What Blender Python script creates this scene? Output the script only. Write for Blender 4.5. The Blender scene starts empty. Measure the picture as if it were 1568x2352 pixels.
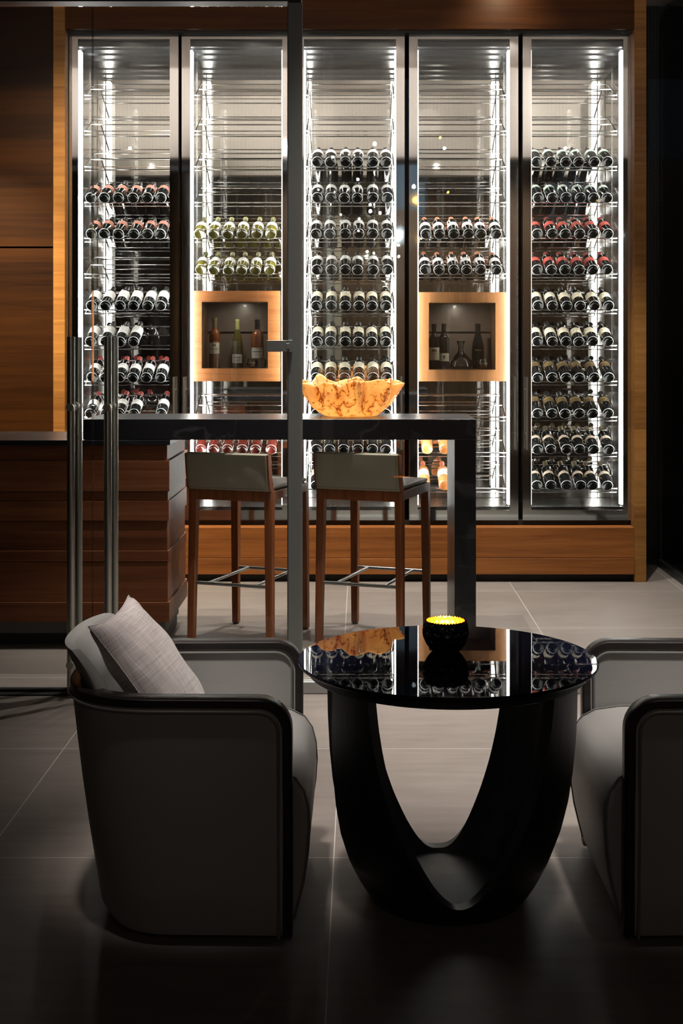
import bpy, math, random
from mathutils import Vector, Matrix
random.seed(7)
C = bpy.context.scene.collection
PI = math.pi
F = 2968.0; CX = 826.0; HY = 793.0; CH = 1.49          # focal length in pixels, vanishing point, camera height
def X(px, Y): return (px - CX) / F * Y
def Z(py, Y): return CH - (py - HY) / F * Y

# ------------------------------------------------------------------ materials
def newmat(name):
    m = bpy.data.materials.new(name); m.use_nodes = True
    nt = m.node_tree; b = nt.nodes['Principled BSDF']
    return m, nt, b
def N(nt, t, **kw):
    n = nt.nodes.new(t)
    for k, v in kw.items(): setattr(n, k, v)
    return n
def plain(name, col, rough=.5, metal=0., spec=.5, coat=0., trans=0., ior=1.5, bump=0., bscale=200., aniso=None):
    m, nt, b = newmat(name)
    b.inputs['Base Color'].default_value = (*col, 1)
    b.inputs['Roughness'].default_value = rough
    b.inputs['Metallic'].default_value = metal
    b.inputs['Specular IOR Level'].default_value = spec
    b.inputs['Coat Weight'].default_value = coat
    b.inputs['Coat Roughness'].default_value = .05
    b.inputs['Transmission Weight'].default_value = trans
    b.inputs['IOR'].default_value = ior
    tc = N(nt, 'ShaderNodeTexCoord')
    no = N(nt, 'ShaderNodeTexNoise'); no.inputs['Scale'].default_value = bscale; no.inputs['Detail'].default_value = 3
    nt.links.new(tc.outputs['Object'], no.inputs['Vector'])
    mr = N(nt, 'ShaderNodeMapRange'); mr.inputs['To Min'].default_value = rough * .9; mr.inputs['To Max'].default_value = min(1, rough * 1.1)
    nt.links.new(no.outputs['Fac'], mr.inputs['Value']); nt.links.new(mr.outputs['Result'], b.inputs['Roughness'])
    if bump:
        bp = N(nt, 'ShaderNodeBump'); bp.inputs['Strength'].default_value = bump; bp.inputs['Distance'].default_value = .002
        nt.links.new(no.outputs['Fac'], bp.inputs['Height']); nt.links.new(bp.outputs['Normal'], b.inputs['Normal'])
    return m
def emit(name, col, s):
    m, nt, b = newmat(name)
    b.inputs['Base Color'].default_value = (*col, 1)
    b.inputs['Emission Color'].default_value = (*col, 1); b.inputs['Emission Strength'].default_value = s
    return m
def pane(name, tint=(1, 1, 1), refl=.08):
    """a thin flat pane: clear, with a glossy reflection that grows at grazing angles"""
    m, nt, b = newmat(name); nt.nodes.remove(b)
    out = nt.nodes['Material Output']
    t = N(nt, 'ShaderNodeBsdfTransparent'); t.inputs['Color'].default_value = (*tint, 1)
    g = N(nt, 'ShaderNodeBsdfGlossy'); g.inputs['Roughness'].default_value = .003
    fr = N(nt, 'ShaderNodeFresnel'); fr.inputs['IOR'].default_value = 1.5
    mul = N(nt, 'ShaderNodeMath', operation='MULTIPLY'); mul.inputs[1].default_value = refl / .04
    mul.use_clamp = True
    nt.links.new(fr.outputs[0], mul.inputs[0])
    mx = N(nt, 'ShaderNodeMixShader')
    nt.links.new(mul.outputs[0], mx.inputs[0]); nt.links.new(t.outputs[0], mx.inputs[1]); nt.links.new(g.outputs[0], mx.inputs[2])
    nt.links.new(mx.outputs[0], out.inputs['Surface'])
    return m
def wood(name, dark, light, grain='X', board=('Z', .2), rough=.38, scale=1., vary=.5, spec=.4):
    """grain runs along GRAIN; boards of that size along the other axis differ in tone"""
    m, nt, b = newmat(name)
    tc = N(nt, 'ShaderNodeTexCoord')
    mp = N(nt, 'ShaderNodeMapping')
    s = {'X': (1.2, 30, 30), 'Y': (30, 1.2, 30), 'Z': (30, 30, 1.2)}[grain]
    mp.inputs['Scale'].default_value = tuple(v * scale for v in s)
    nt.links.new(tc.outputs['Object'], mp.inputs['Vector'])
    sep = N(nt, 'ShaderNodeSeparateXYZ'); nt.links.new(tc.outputs['Object'], sep.inputs[0])
    dv = N(nt, 'ShaderNodeMath', operation='DIVIDE'); dv.inputs[1].default_value = board[1]
    nt.links.new(sep.outputs[board[0]], dv.inputs[0])
    fl = N(nt, 'ShaderNodeMath', operation='FLOOR'); nt.links.new(dv.outputs[0], fl.inputs[0])
    wn = N(nt, 'ShaderNodeTexWhiteNoise', noise_dimensions='1D'); nt.links.new(fl.outputs[0], wn.inputs['W'])
    off = N(nt, 'ShaderNodeVectorMath', operation='MULTIPLY_ADD')
    off.inputs[1].default_value = (9, 9, 9)
    nt.links.new(wn.outputs['Color'], off.inputs[0]); nt.links.new(mp.outputs[0], off.inputs[2])
    n1 = N(nt, 'ShaderNodeTexNoise'); n1.inputs['Scale'].default_value = 1.0; n1.inputs['Detail'].default_value = 6; n1.inputs['Distortion'].default_value = .6
    nt.links.new(off.outputs[0], n1.inputs['Vector'])
    n2 = N(nt, 'ShaderNodeTexNoise'); n2.inputs['Scale'].default_value = 4.5; n2.inputs['Detail'].default_value = 4
    nt.links.new(off.outputs[0], n2.inputs['Vector'])
    a = N(nt, 'ShaderNodeMath', operation='MULTIPLY_ADD'); a.inputs[1].default_value = .35
    nt.links.new(n2.outputs['Fac'], a.inputs[0]); nt.links.new(n1.outputs['Fac'], a.inputs[2])
    v = N(nt, 'ShaderNodeMath', operation='MULTIPLY_ADD'); v.inputs[1].default_value = vary
    nt.links.new(wn.outputs['Value'], v.inputs[0]); nt.links.new(a.outputs[0], v.inputs[2])
    mr = N(nt, 'ShaderNodeMapRange'); mr.inputs['From Min'].default_value = .45 + vary * .1; mr.inputs['From Max'].default_value = .95 + vary * .75
    nt.links.new(v.outputs[0], mr.inputs['Value'])
    cr = N(nt, 'ShaderNodeMix', data_type='RGBA'); cr.inputs['A'].default_value = (*dark, 1); cr.inputs['B'].default_value = (*light, 1)
    nt.links.new(mr.outputs[0], cr.inputs['Factor']); nt.links.new(cr.outputs['Result'], b.inputs['Base Color'])
    b.inputs['Roughness'].default_value = rough; b.inputs['Specular IOR Level'].default_value = spec
    bp = N(nt, 'ShaderNodeBump'); bp.inputs['Strength'].default_value = .12; bp.inputs['Distance'].default_value = .002
    nt.links.new(n2.outputs['Fac'], bp.inputs['Height']); nt.links.new(bp.outputs['Normal'], b.inputs['Normal'])
    return m
def floor_mat():
    m, nt, b = newmat('floor_tile')
    tc = N(nt, 'ShaderNodeTexCoord'); sep = N(nt, 'ShaderNodeSeparateXYZ'); nt.links.new(tc.outputs['Object'], sep.inputs[0])
    def line(sock, off, pitch):
        a = N(nt, 'ShaderNodeMath', operation='ADD'); a.inputs[1].default_value = -off; nt.links.new(sock, a.inputs[0])
        d = N(nt, 'ShaderNodeMath', operation='DIVIDE'); d.inputs[1].default_value = pitch; nt.links.new(a.outputs[0], d.inputs[0])
        f = N(nt, 'ShaderNodeMath', operation='PINGPONG'); f.inputs[1].default_value = .5; nt.links.new(d.outputs[0], f.inputs[0])
        l = N(nt, 'ShaderNodeMath', operation='LESS_THAN'); l.inputs[1].default_value = .0016; nt.links.new(f.outputs[0], l.inputs[0])
        fl = N(nt, 'ShaderNodeMath', operation='FLOOR'); nt.links.new(d.outputs[0], fl.inputs[0])
        return l.outputs[0], fl.outputs[0]
    lx, ix = line(sep.outputs['X'], -.0755, 1.0175); ly, iy = line(sep.outputs['Y'], 3.757, 1.0175)
    mx = N(nt, 'ShaderNodeMath', operation='MAXIMUM'); nt.links.new(lx, mx.inputs[0]); nt.links.new(ly, mx.inputs[1])
    cb = N(nt, 'ShaderNodeCombineXYZ'); nt.links.new(ix, cb.inputs[0]); nt.links.new(iy, cb.inputs[1])
    wn = N(nt, 'ShaderNodeTexWhiteNoise'); nt.links.new(cb.outputs[0], wn.inputs['Vector'])
    mp = N(nt, 'ShaderNodeMapping'); mp.inputs['Scale'].default_value = (1.5, 12, 1); nt.links.new(tc.outputs['Object'], mp.inputs[0])
    no = N(nt, 'ShaderNodeTexNoise'); no.inputs['Scale'].default_value = 2; no.inputs['Detail'].default_value = 8; no.inputs['Roughness'].default_value = .65
    nt.links.new(mp.outputs[0], no.inputs['Vector'])
    n3 = N(nt, 'ShaderNodeTexNoise'); n3.inputs['Scale'].default_value = 3.; n3.inputs['Detail'].default_value = 5; nt.links.new(tc.outputs['Object'], n3.inputs['Vector'])
    s = N(nt, 'ShaderNodeMath', operation='MULTIPLY_ADD'); s.inputs[1].default_value = .25; nt.links.new(wn.outputs['Value'], s.inputs[0]); nt.links.new(no.outputs['Fac'], s.inputs[2])
    s2 = N(nt, 'ShaderNodeMath', operation='MULTIPLY_ADD'); s2.inputs[1].default_value = .5; nt.links.new(n3.outputs['Fac'], s2.inputs[0]); nt.links.new(s.outputs[0], s2.inputs[2])
    mr = N(nt, 'ShaderNodeMapRange'); mr.inputs['From Min'].default_value = .5; mr.inputs['From Max'].default_value = 1.2; nt.links.new(s2.outputs[0], mr.inputs['Value'])
    c1 = N(nt, 'ShaderNodeMix', data_type='RGBA'); c1.inputs['A'].default_value = (.118, .098, .088, 1); c1.inputs['B'].default_value = (.190, .163, .148, 1)
    nt.links.new(mr.outputs[0], c1.inputs['Factor'])
    c2 = N(nt, 'ShaderNodeMix', data_type='RGBA'); c2.inputs['B'].default_value = (.38, .35, .325, 1)
    nt.links.new(mx.outputs[0], c2.inputs['Factor']); nt.links.new(c1.outputs['Result'], c2.inputs['A']); nt.links.new(c2.outputs['Result'], b.inputs['Base Color'])
    rr = N(nt, 'ShaderNodeMapRange'); rr.inputs['To Min'].default_value = .40; rr.inputs['To Max'].default_value = .52; nt.links.new(no.outputs['Fac'], rr.inputs['Value'])
    nt.links.new(rr.outputs[0], b.inputs['Roughness']); b.inputs['Specular IOR Level'].default_value = .14
    return m
def stripes(name, c1, c2, axis='X', pitch=.035, rough=.8):
    m, nt, b = newmat(name)
    tc = N(nt, 'ShaderNodeTexCoord'); sep = N(nt, 'ShaderNodeSeparateXYZ'); nt.links.new(tc.outputs['Object'], sep.inputs[0])
    d = N(nt, 'ShaderNodeMath', operation='DIVIDE'); d.inputs[1].default_value = pitch; nt.links.new(sep.outputs[axis], d.inputs[0])
    p = N(nt, 'ShaderNodeMath', operation='PINGPONG'); p.inputs[1].default_value = .5; nt.links.new(d.outputs[0], p.inputs[0])
    no = N(nt, 'ShaderNodeTexNoise'); no.inputs['Scale'].default_value = 60; nt.links.new(tc.outputs['Object'], no.inputs['Vector'])
    a = N(nt, 'ShaderNodeMath', operation='MULTIPLY_ADD'); a.inputs[1].default_value = 1.2; nt.links.new(p.outputs[0], a.inputs[0]); nt.links.new(no.outputs['Fac'], a.inputs[2])
    mr = N(nt, 'ShaderNodeMapRange'); mr.inputs['From Min'].default_value = .4; mr.inputs['From Max'].default_value = 1.2; nt.links.new(a.outputs[0], mr.inputs['Value'])
    c = N(nt, 'ShaderNodeMix', data_type='RGBA'); c.inputs['A'].default_value = (*c1, 1); c.inputs['B'].default_value = (*c2, 1)
    nt.links.new(mr.outputs[0], c.inputs['Factor']); nt.links.new(c.outputs['Result'], b.inputs['Base Color']); b.inputs['Roughness'].default_value = rough
    b.inputs['Specular IOR Level'].default_value = .2
    return m
def stone_mat():
    m, nt, b = newmat('black_stone')
    tc = N(nt, 'ShaderNodeTexCoord')
    no = N(nt, 'ShaderNodeTexNoise'); no.inputs['Scale'].default_value = 2.2; no.inputs['Detail'].default_value = 9; no.inputs['Distortion'].default_value = 1.4
    nt.links.new(tc.outputs['Object'], no.inputs['Vector'])
    r = N(nt, 'ShaderNodeValToRGB'); e = r.color_ramp.elements
    e[0].position = .485; e[0].color = (.010, .010, .013, 1); e[1].position = .515; e[1].color = (.010, .010, .013, 1)
    k = r.color_ramp.elements.new(.5); k.color = (.035, .035, .04, 1)
    nt.links.new(no.outputs['Fac'], r.inputs[0]); nt.links.new(r.outputs[0], b.inputs['Base Color'])
    b.inputs['Roughness'].default_value = .30; b.inputs['Specular IOR Level'].default_value = .36
    return m
def linen_mat():
    m, nt, b = newmat('linen')
    tc = N(nt, 'ShaderNodeTexCoord')
    hs = []
    for sc in ((520, 9, 9), (9, 520, 9)):
        mp = N(nt, 'ShaderNodeMapping'); mp.inputs['Scale'].default_value = sc; nt.links.new(tc.outputs['Object'], mp.inputs[0])
        no = N(nt, 'ShaderNodeTexNoise'); no.inputs['Scale'].default_value = 1; no.inputs['Detail'].default_value = 3; nt.links.new(mp.outputs[0], no.inputs['Vector']); hs.append(no)
    a = N(nt, 'ShaderNodeMath', operation='ADD'); nt.links.new(hs[0].outputs['Fac'], a.inputs[0]); nt.links.new(hs[1].outputs['Fac'], a.inputs[1])
    mr = N(nt, 'ShaderNodeMapRange'); mr.inputs['From Min'].default_value = .65; mr.inputs['From Max'].default_value = 1.35; nt.links.new(a.outputs[0], mr.inputs['Value'])
    c = N(nt, 'ShaderNodeMix', data_type='RGBA'); c.inputs['A'].default_value = (.22, .19, .19, 1); c.inputs['B'].default_value = (.47, .42, .41, 1)
    nt.links.new(mr.outputs[0], c.inputs['Factor']); nt.links.new(c.outputs['Result'], b.inputs['Base Color'])
    b.inputs['Roughness'].default_value = .9; b.inputs['Specular IOR Level'].default_value = .15; b.inputs['Sheen Weight'].default_value = .2
    bp = N(nt, 'ShaderNodeBump'); bp.inputs['Strength'].default_value = .35; bp.inputs['Distance'].default_value = .002
    nt.links.new(a.outputs[0], bp.inputs['Height']); nt.links.new(bp.outputs['Normal'], b.inputs['Normal'])
    return m
def amber_mat():
    m, nt, b = newmat('amber_glass'); out = nt.nodes['Material Output']
    tc = N(nt, 'ShaderNodeTexCoord'); mp = N(nt, 'ShaderNodeMapping'); mp.inputs['Scale'].default_value = (9, 9, 2.6); nt.links.new(tc.outputs['Object'], mp.inputs[0])
    no = N(nt, 'ShaderNodeTexNoise'); no.inputs['Scale'].default_value = 1.3; no.inputs['Detail'].default_value = 5; no.inputs['Distortion'].default_value = 1.0; nt.links.new(mp.outputs[0], no.inputs['Vector'])
    mp2 = N(nt, 'ShaderNodeMapping'); mp2.inputs['Scale'].default_value = (40, 40, 70); nt.links.new(tc.outputs['Object'], mp2.inputs[0])
    n2 = N(nt, 'ShaderNodeTexNoise'); n2.inputs['Scale'].default_value = 1.; n2.inputs['Detail'].default_value = 4; nt.links.new(mp2.outputs[0], n2.inputs['Vector'])
    r = N(nt, 'ShaderNodeValToRGB'); e = r.color_ramp.elements      # dark refraction lines of the folds, painted into the pale amber
    e[0].position = .0; e[0].color = (1., .74, .40, 1); e[1].position = 1.; e[1].color = (1., .66, .30, 1)
    for p_, c_ in ((.462, (1., .70, .36, 1)), (.480, (.42, .13, .02, 1)), (.489, (.42, .13, .02, 1)), (.512, (1., .62, .26, 1)), (.60, (1., .72, .38, 1))):
        k = e.new(p_); k.color = c_
    nt.links.new(no.outputs['Fac'], r.inputs[0])
    r2 = N(nt, 'ShaderNodeValToRGB'); e2 = r2.color_ramp.elements
    e2[0].position = .30; e2[0].color = (.45, .22, .08, 1); e2[1].position = .42; e2[1].color = (1, 1, 1, 1); nt.links.new(n2.outputs['Fac'], r2.inputs[0])
    mm = N(nt, 'ShaderNodeMix', data_type='RGBA', blend_type='MULTIPLY'); mm.inputs['Factor'].default_value = 1
    nt.links.new(r.outputs[0], mm.inputs['A']); nt.links.new(r2.outputs[0], mm.inputs['B'])
    nt.links.new(mm.outputs['Result'], b.inputs['Base Color'])
    b.inputs['Roughness'].default_value = .18; b.inputs['Coat Weight'].default_value = .6
    bp = N(nt, 'ShaderNodeBump'); bp.inputs['Strength'].default_value = .6; bp.inputs['Distance'].default_value = .01
    nt.links.new(no.outputs['Fac'], bp.inputs['Height']); nt.links.new(bp.outputs['Normal'], b.inputs['Normal'])
    tl = N(nt, 'ShaderNodeBsdfTranslucent'); nt.links.new(mm.outputs['Result'], tl.inputs['Color'])
    mx = N(nt, 'ShaderNodeMixShader'); mx.inputs[0].default_value = .55
    nt.links.new(b.outputs[0], mx.inputs[1]); nt.links.new(tl.outputs[0], mx.inputs[2]); nt.links.new(mx.outputs[0], out.inputs['Surface'])
    return m
def tinted(name, col, mixw=.5, rough=.08):
    """coloured bottle glass with wine in it: glossy skin over a translucent body"""
    m, nt, b = newmat(name); out = nt.nodes['Material Output']
    b.inputs['Base Color'].default_value = (*col, 1); b.inputs['Roughness'].default_value = rough; b.inputs['Coat Weight'].default_value = .8
    tl = N(nt, 'ShaderNodeBsdfTranslucent'); tl.inputs['Color'].default_value = (*col, 1)
    mx = N(nt, 'ShaderNodeMixShader'); mx.inputs[0].default_value = mixw
    nt.links.new(b.outputs[0], mx.inputs[1]); nt.links.new(tl.outputs[0], mx.inputs[2]); nt.links.new(mx.outputs[0], out.inputs['Surface'])
    return m
def plate_mat():
    """steel plate with rows of pressed slots"""
    m, nt, b = newmat('slotted_steel')
    tc = N(nt, 'ShaderNodeTexCoord'); br = N(nt, 'ShaderNodeTexBrick')
    br.inputs['Scale'].default_value = 1; br.inputs['Brick Width'].default_value = .05; br.inputs['Row Height'].default_value = .03
    br.inputs['Mortar Size'].default_value = .009; br.inputs['Mortar Smooth'].default_value = .1
    br.inputs['Color1'].default_value = br.inputs['Color2'].default_value = (.02, .02, .02, 1); br.inputs['Mortar'].default_value = (.5, .5, .5, 1)
    nt.links.new(tc.outputs['Object'], br.inputs['Vector']); nt.links.new(br.outputs['Color'], b.inputs['Base Color'])
    b.inputs['Metallic'].default_value = .9; b.inputs['Roughness'].default_value = .22
    return m

M = {}
M['floor'] = floor_mat()
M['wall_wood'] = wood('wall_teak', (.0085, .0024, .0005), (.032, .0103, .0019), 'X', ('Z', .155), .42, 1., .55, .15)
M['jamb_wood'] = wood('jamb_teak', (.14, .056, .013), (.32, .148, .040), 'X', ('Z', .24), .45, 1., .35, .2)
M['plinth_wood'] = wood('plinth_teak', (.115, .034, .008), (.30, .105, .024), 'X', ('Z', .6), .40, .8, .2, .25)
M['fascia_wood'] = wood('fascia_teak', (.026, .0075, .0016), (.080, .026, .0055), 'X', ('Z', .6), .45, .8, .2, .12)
M['counter_wood'] = wood('counter_teak', (.085, .026, .011), (.20, .070, .030), 'X', ('Z', .11), .40, .9, .3, .18)
M['box_wood'] = wood('box_teak', (.13, .042, .011), (.245, .094, .028), 'X', ('Z', .5), .4, 1.4, .1)
M['box_wood_v'] = wood('box_teak_upright', (.115, .046, .015), (.21, .093, .033), 'Z', ('X', .055), .4, 1.4, .25)
M['stool_wood'] = wood('stool_walnut', (.15, .045, .016), (.34, .115, .042), 'Z', ('X', 5.), .36, 1.3, 0., .25)
M['black_wood'] = wood('black_oak', (.011, .011, .0125), (.027, .027, .031), 'Z', ('X', 9.), .42, 1.6, 0., .35)
M['dish'] = plain('black_lacquer', (.006, .006, .008), .4, 0., .3, bscale=20)
M['wenge'] = wood('wenge', (.010, .008, .008), (.026, .021, .020), 'X', ('Z', 9.), .34, 1.2, 0.)
M['stone'] = stone_mat()
M['box_back'] = plain('brown_reflection_panel', (.19, .14, .115), .30, .1, .4, .15, bscale=8)  # brown that the box mirror would reflect is put into the panel colour
M['rim_highlight'] = plain('bottle_rim_highlight', (.34, .35, .34), .15, 0., .5, .5, bscale=20)  # pale rim colour paints in the light caught by the base edge
M['steel'] = plain('polished_steel', (.70, .69, .68), .045, 1., bscale=30)
M['mirror'] = plain('mirror_steel', (.62, .60, .58), .02, 1., bscale=10)
M['chrome'] = plain('chrome_wire', (.82, .82, .82), .12, 1., bscale=50)
M['inner'] = plain('inner_steel', (.72, .71, .70), .16, 1., bscale=40)
M['dark_steel'] = plain('dark_steel', (.085, .088, .095), .25, .8, bscale=60)
M['plate'] = plate_mat()
M['brushed'] = plain('brushed_steel', (.36, .37, .36), .30, 1., bscale=80)
M['tube'] = plain('tube_steel', (.60, .61, .57), .36, 1., bscale=40)
M['alu'] = plain('grey_aluminium', (.26, .275, .27), .42, .55, bscale=120)
M['edge'] = plain('polished_glass_edge', (.42, .45, .44), .2, 0., .6, .4, bscale=40)
M['alu_dark'] = plain('black_aluminium', (.012, .013, .015), .4, .3, bscale=90)
M['channel'] = plain('sill_aluminium', (.42, .43, .43), .4, .5, bscale=90)
M['led'] = emit('led_diffuser', (1., .965, .94), 27.)
M['door_glass'] = pane('cabinet_glass', (.97, .98, .97), .05)
M['glass'] = pane('partition_glass', (.95, .97, .96), .018)
M['side_glass'] = pane('dark_partition_glass', (.58, .62, .62), .05)
M['clear'] = pane('thin_clear_glass', (.88, .90, .90), .12)
M['black_glass'] = plain('black_table_glass', (.006, .0078, .022), .012, 0., .15, bscale=5)
M['leather'] = plain('grey_leather', (.255, .245, .238), .46, 0., .4, bump=.10, bscale=260)
M['leather_dark'] = plain('grey_leather_piping', (.13, .125, .12), .42, 0., .4, bump=.1, bscale=260)
M['taupe'] = plain('taupe_leather', (.30, .272, .212), .42, 0., .4, bump=.08, bscale=260)
M['thread'] = plain('taupe_stitching', (.17, .14, .10), .8)
M['linen'] = linen_mat()
M['amber'] = amber_mat()
M['black_paint'] = plain('hammered_black', (.008, .008, .009), .28, .2, bscale=60)
M['gold'] = plain('gold_leaf', (.95, .60, .14), .34, 1., bump=.2, bscale=70)
M['wax'] = plain('candle_wax', (.9, .78, .5), .5)
M['flame'] = emit('candle_flame', (1., .60, .16), 14.)
M['bulb'] = emit('lamp_bulb', (1., .90, .78), 200.)
M['bulb_cool'] = emit('lamp_bulb_cool', (.75, .88, 1.), 200.)
M['bulb_amber'] = emit('lamp_bulb_amber', (1., .50, .08), 120.)
M['cord'] = plain('black_cord', (.01, .01, .01), .5)
M['bulkhead'] = stripes('beige_fabric', (.60, .535, .495), (.70, .635, .59), 'X', .034)
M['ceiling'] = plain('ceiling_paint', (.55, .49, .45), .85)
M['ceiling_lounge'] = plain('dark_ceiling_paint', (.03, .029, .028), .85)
M['alcove'] = stripes('charcoal_fabric', (.020, .023, .024), (.045, .05, .051), 'X', .022)
M['dark_wall'] = plain('black_wall_paint', (.012, .012, .013), .6)
M['rear_wall'] = wood('rear_brown_wood', (.10, .062, .040), (.19, .125, .085), 'Z', ('X', .9), .5, .7, .5)
M['black'] = plain('matt_black', (.006, .006, .006), .6)
M['concrete'] = plain('grey_plinth', (.13, .13, .125), .6, bscale=12)
M['felt'] = plain('grey_foot', (.03, .03, .03), .8)
# bottles
M['bottle_dark'] = plain('dark_bottle_glass', (.004, .0045, .0045), .06, 0., .45, .15, bscale=20)
M['bottle_base'] = plain('dark_bottle_base_glass', (.002, .0022, .002), .10, 0., .10, bscale=20)
M['bottle_green'] = tinted('green_gold_bottle_glass', (.17, .145, .022), .38)
M['bottle_red'] = tinted('rose_red_bottle_glass', (.13, .020, .014), .3)
M['bottle_gold'] = tinted('golden_rose_bottle_glass', (.90, .50, .20), .5)
M['bottle_pink'] = tinted('pink_wine_bottle_glass', (.26, .075, .022), .35)
M['bottle_olive_dark'] = plain('dark_olive_bottle_glass', (.035, .030, .006), .06, 0., .5, .3, bscale=20)
M['bottle_olive'] = tinted('olive_bottle_glass', (.14, .115, .025), .4)
def label_mat(name, col, line=None, at=.12, w=.004):
    m, nt, b = newmat(name)
    b.inputs['Roughness'].default_value = .6
    tc = N(nt, 'ShaderNodeTexCoord'); no = N(nt, 'ShaderNodeTexNoise'); no.inputs['Scale'].default_value = 90
    nt.links.new(tc.outputs['Object'], no.inputs['Vector'])
    c = N(nt, 'ShaderNodeMix', data_type='RGBA'); c.inputs['A'].default_value = (*[v * .88 for v in col], 1); c.inputs['B'].default_value = (*col, 1)
    nt.links.new(no.outputs['Fac'], c.inputs['Factor'])
    last = c.outputs['Result']
    if line:
        sep = N(nt, 'ShaderNodeSeparateXYZ'); nt.links.new(tc.outputs['Object'], sep.inputs[0])
        cm = N(nt, 'ShaderNodeMath', operation='COMPARE'); cm.inputs[1].default_value = at; cm.inputs[2].default_value = w
        nt.links.new(sep.outputs['Z'], cm.inputs[0])
        d = N(nt, 'ShaderNodeMix', data_type='RGBA'); d.inputs['B'].default_value = (*line, 1)
        nt.links.new(cm.outputs[0], d.inputs['Factor']); nt.links.new(last, d.inputs['A']); last = d.outputs['Result']
    nt.links.new(last, b.inputs['Base Color'])
    return m
M['l_white'] = label_mat('white_label', (.80, .76, .73), (.45, .40, .38), .118, .0022)
M['l_cream'] = label_mat('cream_label', (.74, .66, .50), (.45, .33, .20), .118, .0022)
M['l_pink'] = label_mat('dusty_pink_label', (.36, .165, .14), (.24, .10, .085), .135, .003)
M['l_red'] = label_mat('red_label', (.43, .060, .048), (.60, .26, .2), .13, .0022)
M['l_green'] = label_mat('white_label_green_band', (.72, .71, .68), (.02, .22, .10), .128, .005)
M['l_gold'] = label_mat('bronze_label', (.12, .075, .03), (.42, .28, .10), .16, .003)
M['l_band'] = label_mat('pale_band_label', (.66, .52, .40), (.28, .16, .12), .112, .003)
M['ink'] = plain('label_ink', (.10, .08, .07), .7)
M['cap_black'] = plain('black_capsule', (.012, .010, .010), .3, .3)
M['cap_red'] = plain('red_capsule', (.40, .055, .045), .35, .3)
M['cap_orange'] = plain('orange_capsule', (.78, .26, .13), .35, .2)
M['cap_green'] = plain('pale_green_capsule', (.30, .29, .12), .35, .3)
M['cap_gold'] = plain('gold_grey_capsule', (.26, .20, .11), .35, .6)
M['cork'] = plain('cork', (.55, .38, .22), .8)

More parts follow.
